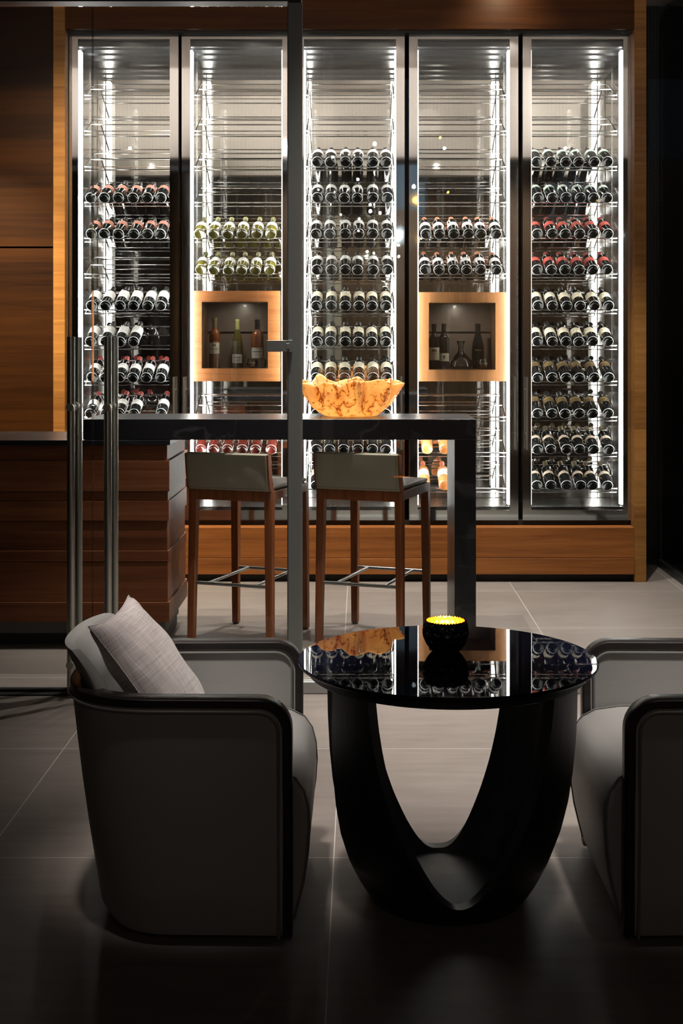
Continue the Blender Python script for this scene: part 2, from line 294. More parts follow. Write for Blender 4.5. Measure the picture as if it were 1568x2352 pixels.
# ------------------------------------------------------------------ mesh builder
class MB:
    def __init__(s): s.v = []; s.f = []; s.m = []
    def add(s, vs, fs, mi=0):
        b = len(s.v); s.v += [tuple(v) for v in vs]; s.f += [tuple(b + i for i in f) for f in fs]; s.m += [mi] * len(fs); return s
    def box(s, x0, x1, y0, y1, z0, z1, mi=0):
        vs = [(x, y, z) for z in (z0, z1) for y in (y0, y1) for x in (x0, x1)]
        return s.add(vs, [(0, 2, 3, 1), (4, 5, 7, 6), (0, 1, 5, 4), (2, 6, 7, 3), (0, 4, 6, 2), (1, 3, 7, 5)], mi)
    def hexa(s, low, high, mi=0):           # two quads in the same order
        return s.add(list(low) + list(high), [(3, 2, 1, 0), (4, 5, 6, 7), (0, 1, 5, 4), (1, 2, 6, 5), (2, 3, 7, 6), (3, 0, 4, 7)], mi)
    def cyl(s, p0, p1, r0, r1=None, n=12, mi=0):
        r1 = r0 if r1 is None else r1
        p0 = Vector(p0); p1 = Vector(p1); d = (p1 - p0).normalized()
        a = d.orthogonal().normalized(); b = d.cross(a)
        vs = [p + (a * math.cos(2 * PI * i / n) + b * math.sin(2 * PI * i / n)) * r for p, r in ((p0, r0), (p1, r1)) for i in range(n)]
        fs = [(i, (i + 1) % n, n + (i + 1) % n, n + i) for i in range(n)] + [tuple(range(n))[::-1], tuple(range(n, 2 * n))]
        return s.add(vs, fs, mi)
    def tube(s, pts, r, n=8, mi=0):
        pts = [Vector(p) for p in pts]; vs = []; fs = []; k = len(pts)
        t0 = (pts[1] - pts[0]).normalized(); a = t0.orthogonal().normalized()
        for i, p in enumerate(pts):
            t = (pts[min(i + 1, k - 1)] - pts[max(i - 1, 0)]).normalized()
            a = (a - t * a.dot(t)).normalized(); b = t.cross(a)
            vs += [p + (a * math.cos(2 * PI * j / n) + b * math.sin(2 * PI * j / n)) * r for j in range(n)]
        for i in range(k - 1):
            fs += [(i * n + j, i * n + (j + 1) % n, (i + 1) * n + (j + 1) % n, (i + 1) * n + j) for j in range(n)]
        fs += [tuple(range(n))[::-1], tuple(range((k - 1) * n, k * n))]
        return s.add(vs, fs, mi)
    def lathe(s, prof, n=24, c=(0, 0, 0), mi=0, a0=0., a1=2 * PI, capped=True):
        full = abs(a1 - a0 - 2 * PI) < 1e-6; k = n if full else n + 1
        vs = []; fs = []
        for r, z in prof:
            for i in range(k):
                t = a0 + (a1 - a0) * i / n
                vs.append((c[0] + r * math.cos(t), c[1] + r * math.sin(t), c[2] + z))
        for j in range(len(prof) - 1):
            for i in range(n):
                i2 = (i + 1) % k
                fs.append((j * k + i, j * k + i2, (j + 1) * k + i2, (j + 1) * k + i))
        if full and capped:
            fs += [tuple(range(k))[::-1], tuple(range((len(prof) - 1) * k, len(prof) * k))]
        return s.add(vs, fs, mi)
    def build(s, name, mats, parent=None, loc=(0, 0, 0), smooth=35., bevel=0., seg=2):
        me = bpy.data.meshes.new(name); me.from_pydata(s.v, [], s.f); me.validate()
        for m in (mats if isinstance(mats, (list, tuple)) else [mats]): me.materials.append(m)
        if len(me.polygons) == len(s.m): me.polygons.foreach_set('material_index', s.m)
        o = bpy.data.objects.new(name, me); C.objects.link(o); o.location = loc
        if smooth:
            me.polygons.foreach_set('use_smooth', [True] * len(me.polygons)); me.set_sharp_from_angle(angle=math.radians(smooth))
        if bevel:
            bv = o.modifiers.new('bevel', 'BEVEL'); bv.width = bevel; bv.segments = seg; bv.limit_method = 'ANGLE'; bv.angle_limit = math.radians(40)
            bv.harden_normals = True
        if parent: o.parent = parent
        me.update()
        return o
def tag(o, label, cat, group=None, kind=None):
    o['label'] = label; o['category'] = cat
    if group: o['group'] = group
    if kind: o['kind'] = kind
    return o
def empty(name, loc, rz=0.):
    o = bpy.data.objects.new(name, None); C.objects.link(o); o.location = loc; o.rotation_euler = (0, 0, rz); o.empty_display_size = .1
    return o
def copy_tree(o, parent=None):
    c = o.copy(); C.objects.link(c)
    if parent: c.parent = parent
    for ch in list(o.children): copy_tree(ch, c)
    return c
def struct(o, label, cat): return tag(o, label, cat, None, 'structure')

# ------------------------------------------------------------------ setting
YG = 5.545      # glass partition
YJ = 8.129      # face of the wooden surround
YD = 8.232      # face of the cabinet doors
XL, XR = -3.6, 2.035
struct(MB().box(-3.7, 3.6, -3.2, 10.2, -.1, 0).build('floor', M['floor'], smooth=0), 'large grey brown floor tiles with thin pale joints', 'floor')
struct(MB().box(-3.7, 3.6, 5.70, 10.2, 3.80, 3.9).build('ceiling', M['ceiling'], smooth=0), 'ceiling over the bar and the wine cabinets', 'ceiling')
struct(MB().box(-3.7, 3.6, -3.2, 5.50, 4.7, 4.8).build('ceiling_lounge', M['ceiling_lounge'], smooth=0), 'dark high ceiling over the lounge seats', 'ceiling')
struct(MB().box(-3.7, 3.6, 5.50, 5.70, 3.056, 4.8).build('wall_front', M['bulkhead'], smooth=0), 'beige fabric wall above the glass partition', 'wall')
struct(MB().box(-3.8, -3.7, -3.2, 10.2, 0, 4.8).build('wall_left', M['dark_wall'], smooth=0), 'dark side wall of the lounge', 'wall')
struct(MB().box(3.6, 3.7, -3.2, 10.2, 0, 4.8).build('wall_right', M['rear_wall'], smooth=0), 'dark wall behind the side glass', 'wall')
# rear wall with a clerestory window
mb = MB(); wx0, wx1, wz0, wz1 = .42, 1.05, 3.55, 4.45
mb.box(-3.7, wx0, -3.3, -3.2, 0, 4.8); mb.box(wx1, 3.6, -3.3, -3.2, 0, 4.8); mb.box(wx0, wx1, -3.3, -3.2, 0, wz0); mb.box(wx0, wx1, -3.3, -3.2, wz1, 4.8)
mb.box(-3.7, -2.85, -3.2, -3.17, 0, 4.8, 1)
struct(MB().box(-.41, -.29, -3.19, -3.08, 0, 4.7).build('trim_10', M['bulkhead'], smooth=0), 'slim beige pilaster on the rear lounge wall', 'trim')
struct(mb.build('wall_rear', [M['rear_wall'], M['dark_wall']], smooth=0), 'brown wood wall of the lounge mirrored in the cabinets', 'wall')
# wood clad wall left of the cabinets
jx0 = X(122, YJ)
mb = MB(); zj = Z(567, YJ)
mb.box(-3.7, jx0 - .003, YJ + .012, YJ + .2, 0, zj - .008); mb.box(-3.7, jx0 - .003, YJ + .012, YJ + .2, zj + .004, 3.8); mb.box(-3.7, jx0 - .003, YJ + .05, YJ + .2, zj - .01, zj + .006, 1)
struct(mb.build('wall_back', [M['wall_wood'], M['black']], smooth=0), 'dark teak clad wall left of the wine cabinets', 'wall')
struct(MB().box(jx0, X(1484, YJ), 9.04, 9.3, 0, 3.8).build('wall_behind', M['dark_wall'], smooth=0), 'wall behind the wine cabinets', 'wall')
# wooden surround
jx1 = X(149, YJ); rx0 = X(1456.5, YJ); rx1 = X(1484, YJ); zf = Z(66, YJ); zp = Z(1212, YJ); zp2 = Z(1282.5, YJ); zp3 = Z(1319, YJ)
struct(MB().box(jx0, jx1, YJ, YJ + .9, 0, 3.8).build('trim_1', M['jamb_wood'], smooth=20, bevel=.002), 'brightly lit teak upright left of the cabinets', 'trim')
struct(MB().box(rx0, rx1, YJ, YJ + .9, 0, 3.8).build('trim_2', M['jamb_wood'], smooth=20, bevel=.002), 'teak upright right of the cabinets', 'trim')
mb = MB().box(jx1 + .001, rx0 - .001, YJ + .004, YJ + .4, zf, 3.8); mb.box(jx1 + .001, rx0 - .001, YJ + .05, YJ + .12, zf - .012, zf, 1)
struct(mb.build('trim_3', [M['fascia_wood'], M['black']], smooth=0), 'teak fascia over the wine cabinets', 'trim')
mb = MB().box(jx1 + .001, rx0 - .001, YJ + .002, YJ + .5, zp2 + .003, zp); mb.box(jx1 + .001, rx0 - .001, YJ - .006, YJ + .5, zp3, zp2); mb.box(jx1 + .001, rx0 - .001, YJ + .05, YJ + .5, 0, zp3, 1)
struct(mb.build('trim_4', [M['plinth_wood'], M['black']], smooth=20, bevel=.0015), 'two board teak plinth under the cabinets with black toe kick', 'trim')
mb = MB().box(jx1 + .001, rx0 - .001, YD + .02, YD + .6, zp + .001, .372)      # black recess under and around the doors
mb.box(jx1 + .001, X(157.5, YD), YD - .02, YD + .02, zp + .001, zf - .02); mb.box(X(1452, YD), rx0 - .001, YD - .0, YD + .04, zp + .001, zf - .02); mb.box(jx1 + .001, rx0 - .001, YD + .05, YD + .6, 3.50, zf - .013)
struct(mb.build('trim_5', M['black'], smooth=0), 'black recess strip around the cabinet doors', 'trim')
# alcove to the right and glass side partition
ya = 8.80
mb = MB().box(rx1 + .001, 3.6, ya, ya + .1, .115, 3.8)
struct(mb.build('wall_alcove', M['alcove'], smooth=0), 'charcoal fabric wall right of the cabinets', 'wall')
struct(MB().box(rx1 + .001, 3.6, ya - .008, ya + .1, 0, .114).build('baseboard_alcove', M['black'], smooth=0), 'black skirting under the charcoal wall', 'baseboard')
w2 = MB().box(XR - .006, XR + .006, 2.0, ya - .1, .05, 3.7).build('window_2', M['side_glass'], smooth=0)
struct(w2, 'dark glass side partition right of the cabinets', 'glass partition')
MB().box(XR - .03, XR + .03, 2.0, ya - .1, .001, .05).build('sill_channel', M['alu_dark'], w2)
MB().box(XR - .008, XR + .008, ya - .118, ya - .1, .05, 3.7).build('edge_profile', M['alu_dark'], w2)
# glass partition: header, mullion, fixed pane, doors
mx0, mx1 = X(662, YG), X(692.5, YG)
zh = Z(8.5, YG)
struct(MB().box(-3.7, mx1, YG - .04, YG + .05, zh, 3.055).build('trim_6', M['alu_dark'], smooth=20, bevel=.002), 'black header rail over the glass doors', 'trim')
struct(MB().box(mx1 + .001, XR - .04, YG - .03, YG + .03, 3.02, 3.055).build('trim_7', M['alu_dark'], smooth=20), 'black head channel over the fixed glass', 'trim')
mb = MB().box(mx0, mx1, YG - .03, YG + .045, .0, zh - .001)
mb.box(mx0 - .004, mx0 + .006, YG - .02, YG + .0, .0, zh - .001, 0); mb.box(mx1 - .006, mx1 + .004, YG - .02, YG + .0, .0, zh - .001, 0)
struct(mb.build('trim_8', M['alu'], smooth=20, bevel=.0025), 'grey aluminium post between glass doors and fixed glass', 'post')
w1 = MB().box(mx1 + .005, XR - .04, YG - .005, YG + .005, .045, 3.03).build('window_1', M['glass'], smooth=0)
struct(w1, 'fixed clear glass pane right of the grey post', 'glass partition')
MB().box(mx1 + .005, XR - .04, YG - .025, YG + .025, .001, .052).build('sill_channel', M['channel'], w1, bevel=.003)
struct(MB().box(-3.7, mx0 - .002, YG - .055, YG + .065, .0005, .006).build('trim_9', M['black'], smooth=0), 'dark threshold strip under the glass doors', 'trim')
seam = X(213, YG)
def glass_door(name, x0, x1, hx, label):
    d = empty(name, (hx, YG, .0)); struct(d, label, 'glass door')
    MB().box(x0 - hx, x1 - hx, -.005, .005, .012, zh - .012).build('glass_pane', M['glass'], d, smooth=0)
    MB().box(x0 - hx, x1 - hx, -.012, .012, .008, .016).build('bottom_rail', M['alu_dark'], d)
    ex = (x0 if x1 > mx0 - .1 else x1) - hx
    MB().box(ex - .0016, ex + .0016, -.006, .006, .014, zh - .014).build('polished_edge', M['clear'], d, smooth=0)
    for dy in (-.074, .074):
        mb = MB()
        mb.lathe([(.004, 0), (.0155, .0), (.0165, .003), (.0165, 1.507), (.0155, 1.51), (.004, 1.51)], 28, (0, dy, .016))
        h = mb.build('pull_handle', M['tube'], d)
        st = MB()
        for zz in (1.228, .14):
            s = 1 if dy > 0 else -1
            st.cyl((0, dy - s * .015, zz), (0, s * .006, zz), .011, n=16)
            st.cyl((0, dy + s * .012, zz), (0, dy + s * .026, zz), .0175, .0165, n=24); st.cyl((0, dy + s * .026, zz), (0, dy + s * .029, zz), .012, n=20)
            st.cyl((0, s * .006, zz), (0, s * .012, zz), .019, n=20)
        st.build('standoff', M['tube'], h)
    return d
d1 = glass_door('door_1', seam + .002, mx0 - .006, X(247.5, 5.471), 'clear glass door leaf beside the grey post with long tubular pull')
d2 = glass_door('door_2', XL, seam - .002, X(163, 5.471), 'outer clear glass door leaf with long tubular pull')
hx = d1.location.x
hz0, hz1 = Z(808, 5.53), Z(782, 5.53)
mb = MB().box(X(612, 5.53) - hx, mx0 - .001 - hx, -.024, -.0055, hz0, hz1); mb.box(X(612, 5.53) - hx, mx0 - .001 - hx, .0055, .02, hz0, hz1)
mb.box(mx0 - .001 - hx, X(672, 5.53) - hx, -.046, -.032, hz0 - .002, hz1 + .002); mb.box(X(657, 5.53) - hx, X(666, 5.53) - hx, -.050, -.0455, hz0 + .012, hz1 - .012)
mb.build('patch_hinge', M['alu'], d1, bevel=.002)

# ------------------------------------------------------------------ wine cabinets
PX = YD / F
centres = [(284.25 - CX) * PX, (542.5 - CX) * PX, (803.5 - CX) * PX, (1064.5 - CX) * PX, (1325.5 - CX) * PX]
ZB, ZT = Z(1195, YD), Z(72, YD)
OB, OT = Z(1172, YD), Z(90, YD)
HW, OW, IW = .348, .2925, .306          # half widths: door, opening, interior
YB = 8.80 - YD                           # back panel, local
RY = 8.40 - YD                           # front rod of the racks, local
def rack_z(k): return CH - (219 + 82.1 * k - HY) / F * 8.40
T = math.radians(24); U = Vector((0, math.cos(T), math.sin(T))); NN = Vector((0, -math.sin(T), math.cos(T)))
rw = .282
def rack_mesh():
    mb = MB()
    def rod(y, z, r): mb.cyl((-rw, y, z), (rw, y, z), r, n=10)
    rod(0, 0, .0042); rod(-.002, -.024, .003)
    m = U * .17; rod(m.y, m.z, .004)
    b = U * .315; rod(b.y, b.z, .0042)
    for s in (-1, 1):
        mb.cyl((s * rw, -.004, 0), (s * rw, b.y, b.z), .0042, n=8); mb.cyl((s * rw, -.002, -.024), (s * rw, m.y, m.z), .003, n=8)
        mb.cyl((s * rw, 0, 0), (s * rw, -.002, -.024), .003, n=8)
    return mb
rack_proto = rack_mesh().build('wire_rack', M['chrome']); RACK = rack_proto.data
bpy.data.objects.remove(rack_proto)
names5 = ['leftmost', 'second', 'middle', 'fourth', 'rightmost']
cab_label = ['leftmost tall steel wine cabinet, beside the brightly lit teak upright',
             'second tall steel wine cabinet from the left, with horizontal grained display box',
             'middle tall steel wine cabinet, behind the amber bowl',
             'fourth tall steel wine cabinet from the left, with vertical grained display box',
             'rightmost tall steel wine cabinet, filled with ten rows of bottles']
handle_side = [1, -1, 1, 1, -1]
rack_rows = [range(0, 12), [0, 1, 2, 3, 4, 5, 9, 10, 11], range(0, 12), [0, 1, 2, 3, 4, 5, 9, 10, 11], range(0, 12)]
for ci, cx in enumerate(centres):
    root = tag(empty('wine_cabinet', (cx, YD, 0)), cab_label[ci], 'wine cabinet', 'row of wine cabinets')
    mb = MB()
    y0 = .045
    mb.box(-HW, -IW, y0, YB, ZB, ZT); mb.box(IW, HW, y0, YB, ZB, ZT)
    mb.build('side_wall', M['inner'], root, smooth=0)
    mb = MB().box(-HW, HW, y0, YB, 3.402, ZT)
    for yy in (.10, .26, .42): mb.box(-IW, IW, yy, yy + .008, 3.394, 3.4025)
    mb.build('top_panel', M['dark_steel'], root, smooth=0)
    mb = MB().box(-HW, HW, y0, YB, ZB, OB - .012); mb.build('base_panel', M['inner'], root, smooth=0)
    MB().box(-IW, IW, .09, YB - .02, OB + .01, OB + .013).build('slotted_plate', M['plate'], root, smooth=0)
    MB().box(-HW, HW, YB, YB + .05, ZB, ZT).build('back_panel', M['mirror'], root, smooth=0)
    for s in (-1, 1):                                      # light strips in the front corners
        MB().box(s * .2955 - .0095, s * .2955 + .0095, .045, .112, OB + .03, 3.38).build('light_strip', M['led'], root, smooth=0)
        mb = MB()                                          # shelf standards
        for yy in (.15, .44): mb.box(s * .3045 - .003, s * .3045 + .003, yy, yy + .016, OB + .02, 3.40)
        mb.build('shelf_standard', M['chrome'], root, smooth=0)
    mb = MB(); t = .034
    mb.box(-HW, -OW, 0, t, ZB, ZT); mb.box(OW, HW, 0, t, ZB, ZT); mb.box(-OW, OW, 0, t, ZB, OB); mb.box(-OW, OW, 0, t, OT, ZT)
    door = mb.build('door', M['steel'], root, smooth=20)
    MB().box(-OW + .001, OW - .001, .010, .016, OB + .001, OT - .001).build('door_glass', M['door_glass'], door, smooth=0)
    hs = handle_side[ci]; hxx = hs * (HW - .022)
    mb = MB(); hz0_, hz1_ = Z(1033, YD - .05), Z(866, YD - .05)
    mb.cyl((hxx, -.05, hz0_), (hxx, -.05, hz1_), .0085, n=18)
    for zz in (hz0_ + .10, hz1_ - .08): mb.cyl((hxx, -.05, zz), (hxx, -.0005, zz), .006, n=12); mb.cyl((hxx, -.05, zz - .008), (hxx, -.05, zz + .008), .0098, n=18)
    mb.build('handle', M['tube'], door)
    for k in rack_rows[ci]:
        o = bpy.data.objects.new('wire_rack', RACK); C.objects.link(o); o.parent = root; o.location = (0, RY, rack_z(k))

# ------------------------------------------------------------------ bottles
R = .0365
def bottle_profile(kind='bordeaux'):
    if kind == 'burgundy':
        return [(.006, .012), (.024, .006), (R - .0032, 0), (R - .001, .0022), (R, .010), (R, .135), (.0345, .155), (.029, .180), (.0225, .205), (.0175, .228), (.0150, .25), (.0140, .285), (.0158, .287), (.0158, .297), (.012, .3)]
    return [(.006, .014), (.020, .010), (.0275, .003), (R - .0032, 0), (R - .001, .0022), (R, .010), (R, .188), (.0355, .200), (.031, .214), (.0235, .224), (.0175, .231), (.0150, .240), (.0145, .285), (.0160, .287), (.0160, .297), (.012, .3)]
PROF = {}
def bottle(body, lab, cap, z0, z1, arc=200., shape='bordeaux', extra=None, capz=.238, n=26, base=None):
    """a bottle standing on its base, label towards -Y: body mesh with label and capsule as children"""
    mb = MB().lathe(bottle_profile(shape), n)
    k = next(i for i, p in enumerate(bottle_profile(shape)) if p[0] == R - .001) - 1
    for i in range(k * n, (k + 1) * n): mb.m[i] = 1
    base = base or ('bottle_base' if body == 'bottle_dark' else None)
    if base:
        for i in range(k * n): mb.m[i] = 2
        mb.m[-2] = 2
    o = mb.build('wine_bottle', [M[body], M['rim_highlight'], M[base or body]], smooth=50)
    a = math.radians(arc) / 2
    if lab:
        l = MB().lathe([(R + .0006, z0), (R + .0006, z1)], 18, a0=-PI / 2 - a, a1=-PI / 2 + a)
        if extra:
            for q0, q1, qa in extra:
                qa = math.radians(qa) / 2; l.lathe([(R + .0011, q0), (R + .0011, q1)], 8, a0=-PI / 2 - qa, a1=-PI / 2 + qa, mi=1)
        l.build('label', [M[lab], M['ink']], o)
    MB().lathe([(.0158 if shape == 'bordeaux' else .0172, capz), (.0153, capz + .01), (.0153, .2855), (.0168, .287), (.0168, .2985), (.012, .3012)], 16).build('capsule', M[cap], o)
    return o
# kinds: first made out of sight of nothing, then moved to its first slot
kinds = {
 'A': (dict(body='bottle_dark', lab='l_pink', cap='cap_black', z0=.105, z1=.165), 'dark wine bottle with dusty pink label'),
 'B': (dict(body='bottle_dark', lab='l_white', cap='cap_black', z0=.075, z1=.178), 'dark wine bottle with long white label'),
 'Cc': (dict(body='bottle_dark', lab='l_white', cap='cap_red', z0=.075, z1=.140), 'red capped dark wine bottle with white label'),
 'D': (dict(body='bottle_green', lab='l_white', cap='cap_green', z0=.080, z1=.140, shape='burgundy', capz=.236, base='bottle_olive_dark'), 'green gold white wine bottle with pale label'),
 'E': (dict(body='bottle_red', lab='l_white', cap='cap_red', z0=.10, z1=.17), 'rose red wine bottle with pale label'),
 'Ff': (dict(body='bottle_dark', lab='l_white', cap='cap_black', z0=.110, z1=.175), 'dark wine bottle with short white label'),
 'G': (dict(body='bottle_dark', lab='l_cream', cap='cap_black', z0=.088, z1=.168), 'dark wine bottle with cream label'),
 'H': (dict(body='bottle_dark', lab='l_white', cap='cap_orange', z0=.075, z1=.135), 'orange capped dark wine bottle with white label'),
 'J': (dict(body='bottle_gold', lab='l_white', cap='cap_orange', z0=.09, z1=.165), 'glowing golden rose wine bottle with pale label'),
 'K': (dict(body='bottle_dark', lab='l_green', cap='cap_black', z0=.122, z1=.172), 'dark wine bottle with white and green label'),
 'Lr': (dict(body='bottle_dark', lab='l_red', cap='cap_red', z0=.085, z1=.150), 'red capped dark wine bottle with red label'),
 'Mm': (dict(body='bottle_dark', lab='l_cream', cap='cap_black', z0=.075, z1=.150, extra=[(.15, .156, 30)]), 'black capped dark wine bottle with ivory label'),
 'Nn': (dict(body='bottle_dark', lab='l_gold', cap='cap_black', z0=.11, z1=.18), 'dark wine bottle with bronze label'),
 'O': (dict(body='bottle_dark', lab='l_band', cap='cap_gold', z0=.098, z1=.128, extra=[(.13, .14, 28)]), 'dark wine bottle with pale band label'),
}
ordn = ['first', 'second', 'third', 'fourth', 'fifth', 'sixth']
rown = ['first', 'second', 'third', 'fourth', 'fifth', 'sixth', 'seventh', 'eighth', 'ninth', 'tenth']
rows = {
 0: [(3, 'A', range(6)), (4, 'A', range(6)), (6, 'B', range(6)), (7, 'B', range(4)), (8, 'Cc', range(6)), (9, 'Cc', [0, 1, 2, 3, 5])],
 1: [(4, 'D', range(6)), (5, 'D', range(6)), (10, 'E', range(6))],
 2: [(2, 'Ff', range(6)), (3, 'Ff', range(6)), (4, 'Ff', range(6)), (5, 'Ff', range(6)), (6, 'G', range(6)), (7, 'G', range(6)), (8, 'G', range(6)), (9, 'G', range(6)), (10, 'G', range(6)), (11, 'G', [0])],
 3: [(4, 'H', range(6)), (5, 'H', range(6)), (10, 'J', [0, 1]), (11, 'J', [0, 1])],
 4: [(2, 'K', range(6)), (3, 'K', range(6)), (4, 'Lr', range(6)), (5, 'Lr', range(6)), (6, 'Mm', range(6)), (7, 'Mm', range(6)), (8, 'Nn', range(6)), (9, 'Nn', range(6)), (10, 'O', range(6)), (11, 'O', range(6))],
}
xoff = [-.006, -.018, .008, -.010, -.010]
protos = {}
for ci in rows:
    for ri, (k, kd, slots) in enumerate(rows[ci]):
        spec, desc = kinds[kd]
        for pos, i in enumerate(slots):
            if kd in protos: o = copy_tree(protos[kd])
            else: o = protos[kd] = bottle(**spec)
            jx = random.uniform(-.007, .007)
            step = .113 if ci == 3 and k >= 10 else .0905
            bx = centres[ci] + xoff[ci] + (i - 2.5) * .0905 + jx
            if ci == 3 and k >= 10: bx = X((980, 1020)[i] if k == 10 else (974, 1019)[i], 8.41)
            along = -.034 + random.uniform(-.006, .004)
            p = Vector((bx, YD + RY, rack_z(k))) + U * along + NN * (R + .0042 + .0022)
            o.location = p
            o.rotation_euler = (Matrix.Rotation(-(PI / 2 - T), 3, 'X') @ Matrix.Rotation(random.uniform(-.25, .25), 3, 'Z')).to_euler()
            tag(o, f'{desc}, {ordn[pos]} in {rown[ri]} filled row of {names5[ci]} cabinet', 'wine bottle', f'bottles on the racks of the {names5[ci]} wine cabinet')

# ------------------------------------------------------------------ display boxes
def display_box(ci, mat, label, x0, x1, y0, y1, ix0, ix1, iy0, iy1):
    yf = 8.36
    q = lambda px: X(px, yf); w = lambda py: Z(py, yf)
    cx = centres[ci]; dep = .42
    ex0, ex1 = max(q(x0), cx - .288), min(q(x1), cx + .288)
    b = tag(empty('display_box', (0, 0, 0)), label, 'display box')
    mb = MB().box(ex0, q(ix0), yf, yf + .02, w(y1), w(y0)); mb.box(q(ix1), ex1, yf, yf + .02, w(y1), w(y0))
    mb.box(q(ix0), q(ix1), yf, yf + .02, w(iy0), w(y0)); mb.box(q(ix0), q(ix1), yf, yf + .02, w(y1), w(iy1))
    mb.build('front_frame', M[mat], b, smooth=20)
    mb = MB().box(ex0, q(ix0), yf + .021, yf + dep, w(y1), w(y0)); mb.box(q(ix1), ex1, yf + .021, yf + dep, w(y1), w(y0))
    mb.box(q(ix0), q(ix1), yf + .021, yf + dep, w(iy0), w(y0)); mb.box(q(ix0), q(ix1), yf + .021, yf + dep, w(y1), w(iy1))
    mb.build('casing', M['box_wood_v'], b, smooth=0)
    MB().box(q(ix0), q(ix1), yf + dep - .08, yf + dep - .07, w(iy1), w(iy0)).build('back_panel', M['box_back'], b, smooth=0)
    zs = Z(762, yf + .3)
    MB().box(q(ix0) + .001, q(ix1) - .001, yf + dep - .095, yf + dep - .0805, zs - .002, zs + .002).build('glass_shelf_edge', M['alu_dark'], b, smooth=0)
    mb = MB().box(q(ix0) + .0005, q(ix1) - .0005, yf - .004, yf - .001, w(iy1), w(iy0))
    mb.build('front_glass', M['clear'], b, smooth=0)
    return w(iy1)
zb1 = display_box(1, 'box_wood', 'open fronted teak display box with horizontal grain in the second wine cabinet', 437, 643, 668, 876, 463, 615, 693.5, 846)
zb2 = display_box(3, 'box_wood_v', 'open fronted teak display box with vertical grain in the fourth wine cabinet', 958, 1163, 671, 876, 984.5, 1137.5, 695.5, 849)
def stand(o, px, y, z, label, h=1.06, rz=0., w=1.0):
    o.location = (X(px, y), y, z + .0005); o.scale = (w, w, h); o.rotation_euler = (0, 0, rz)
    return tag(o, label, 'wine bottle', 'bottles standing in the display boxes')
e = [(.125, .129, 60), (.100, .103, 70)]
stand(bottle('bottle_pink', 'l_cream', 'cap_gold', .085, .150, 120, extra=[(.128, .144, 34), (.108, .112, 80), (.094, .096, 60)]), 493, 8.50, zb1, 'upright rose wine bottle with cream label, first in the horizontal grained display box', 1.10)
stand(bottle('bottle_olive', 'l_white', 'cap_green', .030, .085, 120, 'burgundy', extra=[(.064, .068, 80), (.048, .050, 60)]), 545, 8.50, zb1, 'upright olive sloping shoulder bottle with low white label, mid display box', 1.06)
stand(bottle('bottle_pink', 'l_white', 'cap_black', .060, .125, 120, extra=[(.098, .103, 80), (.080, .082, 50)]), 591, 8.52, zb1, 'upright dark rose wine bottle behind the glass cork bowl and its cork fill', 1.06, w=1.12)
stand(bottle('bottle_dark', 'l_cream', 'cap_black', .060, .145, 130, extra=[(.118, .130, 46), (.105, .108, 70)]), 996.5, 8.48, zb2, 'upright dark bottle with large cream label, first in the vertical grained display box', .99)
stand(bottle('bottle_dark', 'l_cream', 'cap_black', .052, .105, 120, extra=[(.07, .09, 20)]), 1019, 8.55, zb2, 'upright dark bottle with low label, second in the vertical grained display box', 1.0)
stand(bottle('bottle_dark', 'l_gold', 'cap_black', .12, .13, 60, 'burgundy'), 1097, 8.56, zb2, 'upright dark sloping shoulder bottle behind the round cork bowl', 1.0, w=1.12)
# decanter, goblet, cork bowls
dec = MB().lathe([(.03, .001), (.075, .004), (.082, .02), (.075, .05), (.045, .085), (.022, .11), (.016, .13), (.018, .16), (.030, .185), (.029, .185), (.015, .158), (.014, .13), (.020, .11), (.043, .084), (.072, .05), (.078, .02), (.03, .006)], 28).build('wine_decanter', M['clear'])
dec.location = (X(1058, 8.49), 8.49, zb2 + .0005); tag(dec, 'wide based clear glass decanter between the bottles in the vertical grained display box', 'decanter')
jar = MB().lathe([(.02, .001), (.026, .006), (.029, .03), (.025, .055), (.020, .06), (.019, .06), (.024, .05), (.027, .03), (.02, .005)], 20).build('glass_tumbler', M['clear'])
jar.location = (X(602, 8.43), 8.43, zb1 + .0005); tag(jar, 'small rounded glass tumbler beside the cork bowl in the horizontal grained display box', 'glass')
def cork_bowl(px, y, z, r, n, label, grp):
    b = MB().lathe([(.3 * r, .001), (.75 * r, .12 * r), (r, .75 * r), (.92 * r, 1.3 * r), (.72 * r, 1.6 * r), (.69 * r, 1.59 * r), (.88 * r, 1.3 * r), (.96 * r, .75 * r), (.72 * r, .18 * r), (.3 * r, .1 * r)], 24).build('glass_bowl', M['clear'])
    c = (X(px, y), y, z + .0005); b.location = c
    tag(b, label, 'glass bowl')
    spots = [(-.30, -.1, .30), (.28, -.18, .30), (0, .34, .30), (-.12, -.30, .72), (.26, .12, .74), (-.32, .24, .72)][:n]
    for i, (a, bb, h) in enumerate(spots):
        k = MB().cyl((-.017, 0, 0), (.017, 0, 0), .0095, n=12).build('cork', M['cork'], bevel=.0015)
        k.location = (c[0] + a * r, c[1] + bb * r, c[2] + h * r); k.rotation_euler = (random.uniform(-.3, .3), random.uniform(-.35, .35), random.uniform(0, 3))
        tag(k, grp, 'cork', grp)
cork_bowl(578, 8.44, zb1, .038, 6, 'round clear glass bowl of corks before the dark rose bottle', 'wine corks in the glass bowl of the horizontal grained box')
cork_bowl(1110, 8.45, zb2, .042, 6, 'round clear glass bowl of corks at the edge of the vertical grained box', 'wine corks in the glass bowl of the vertical grained box')

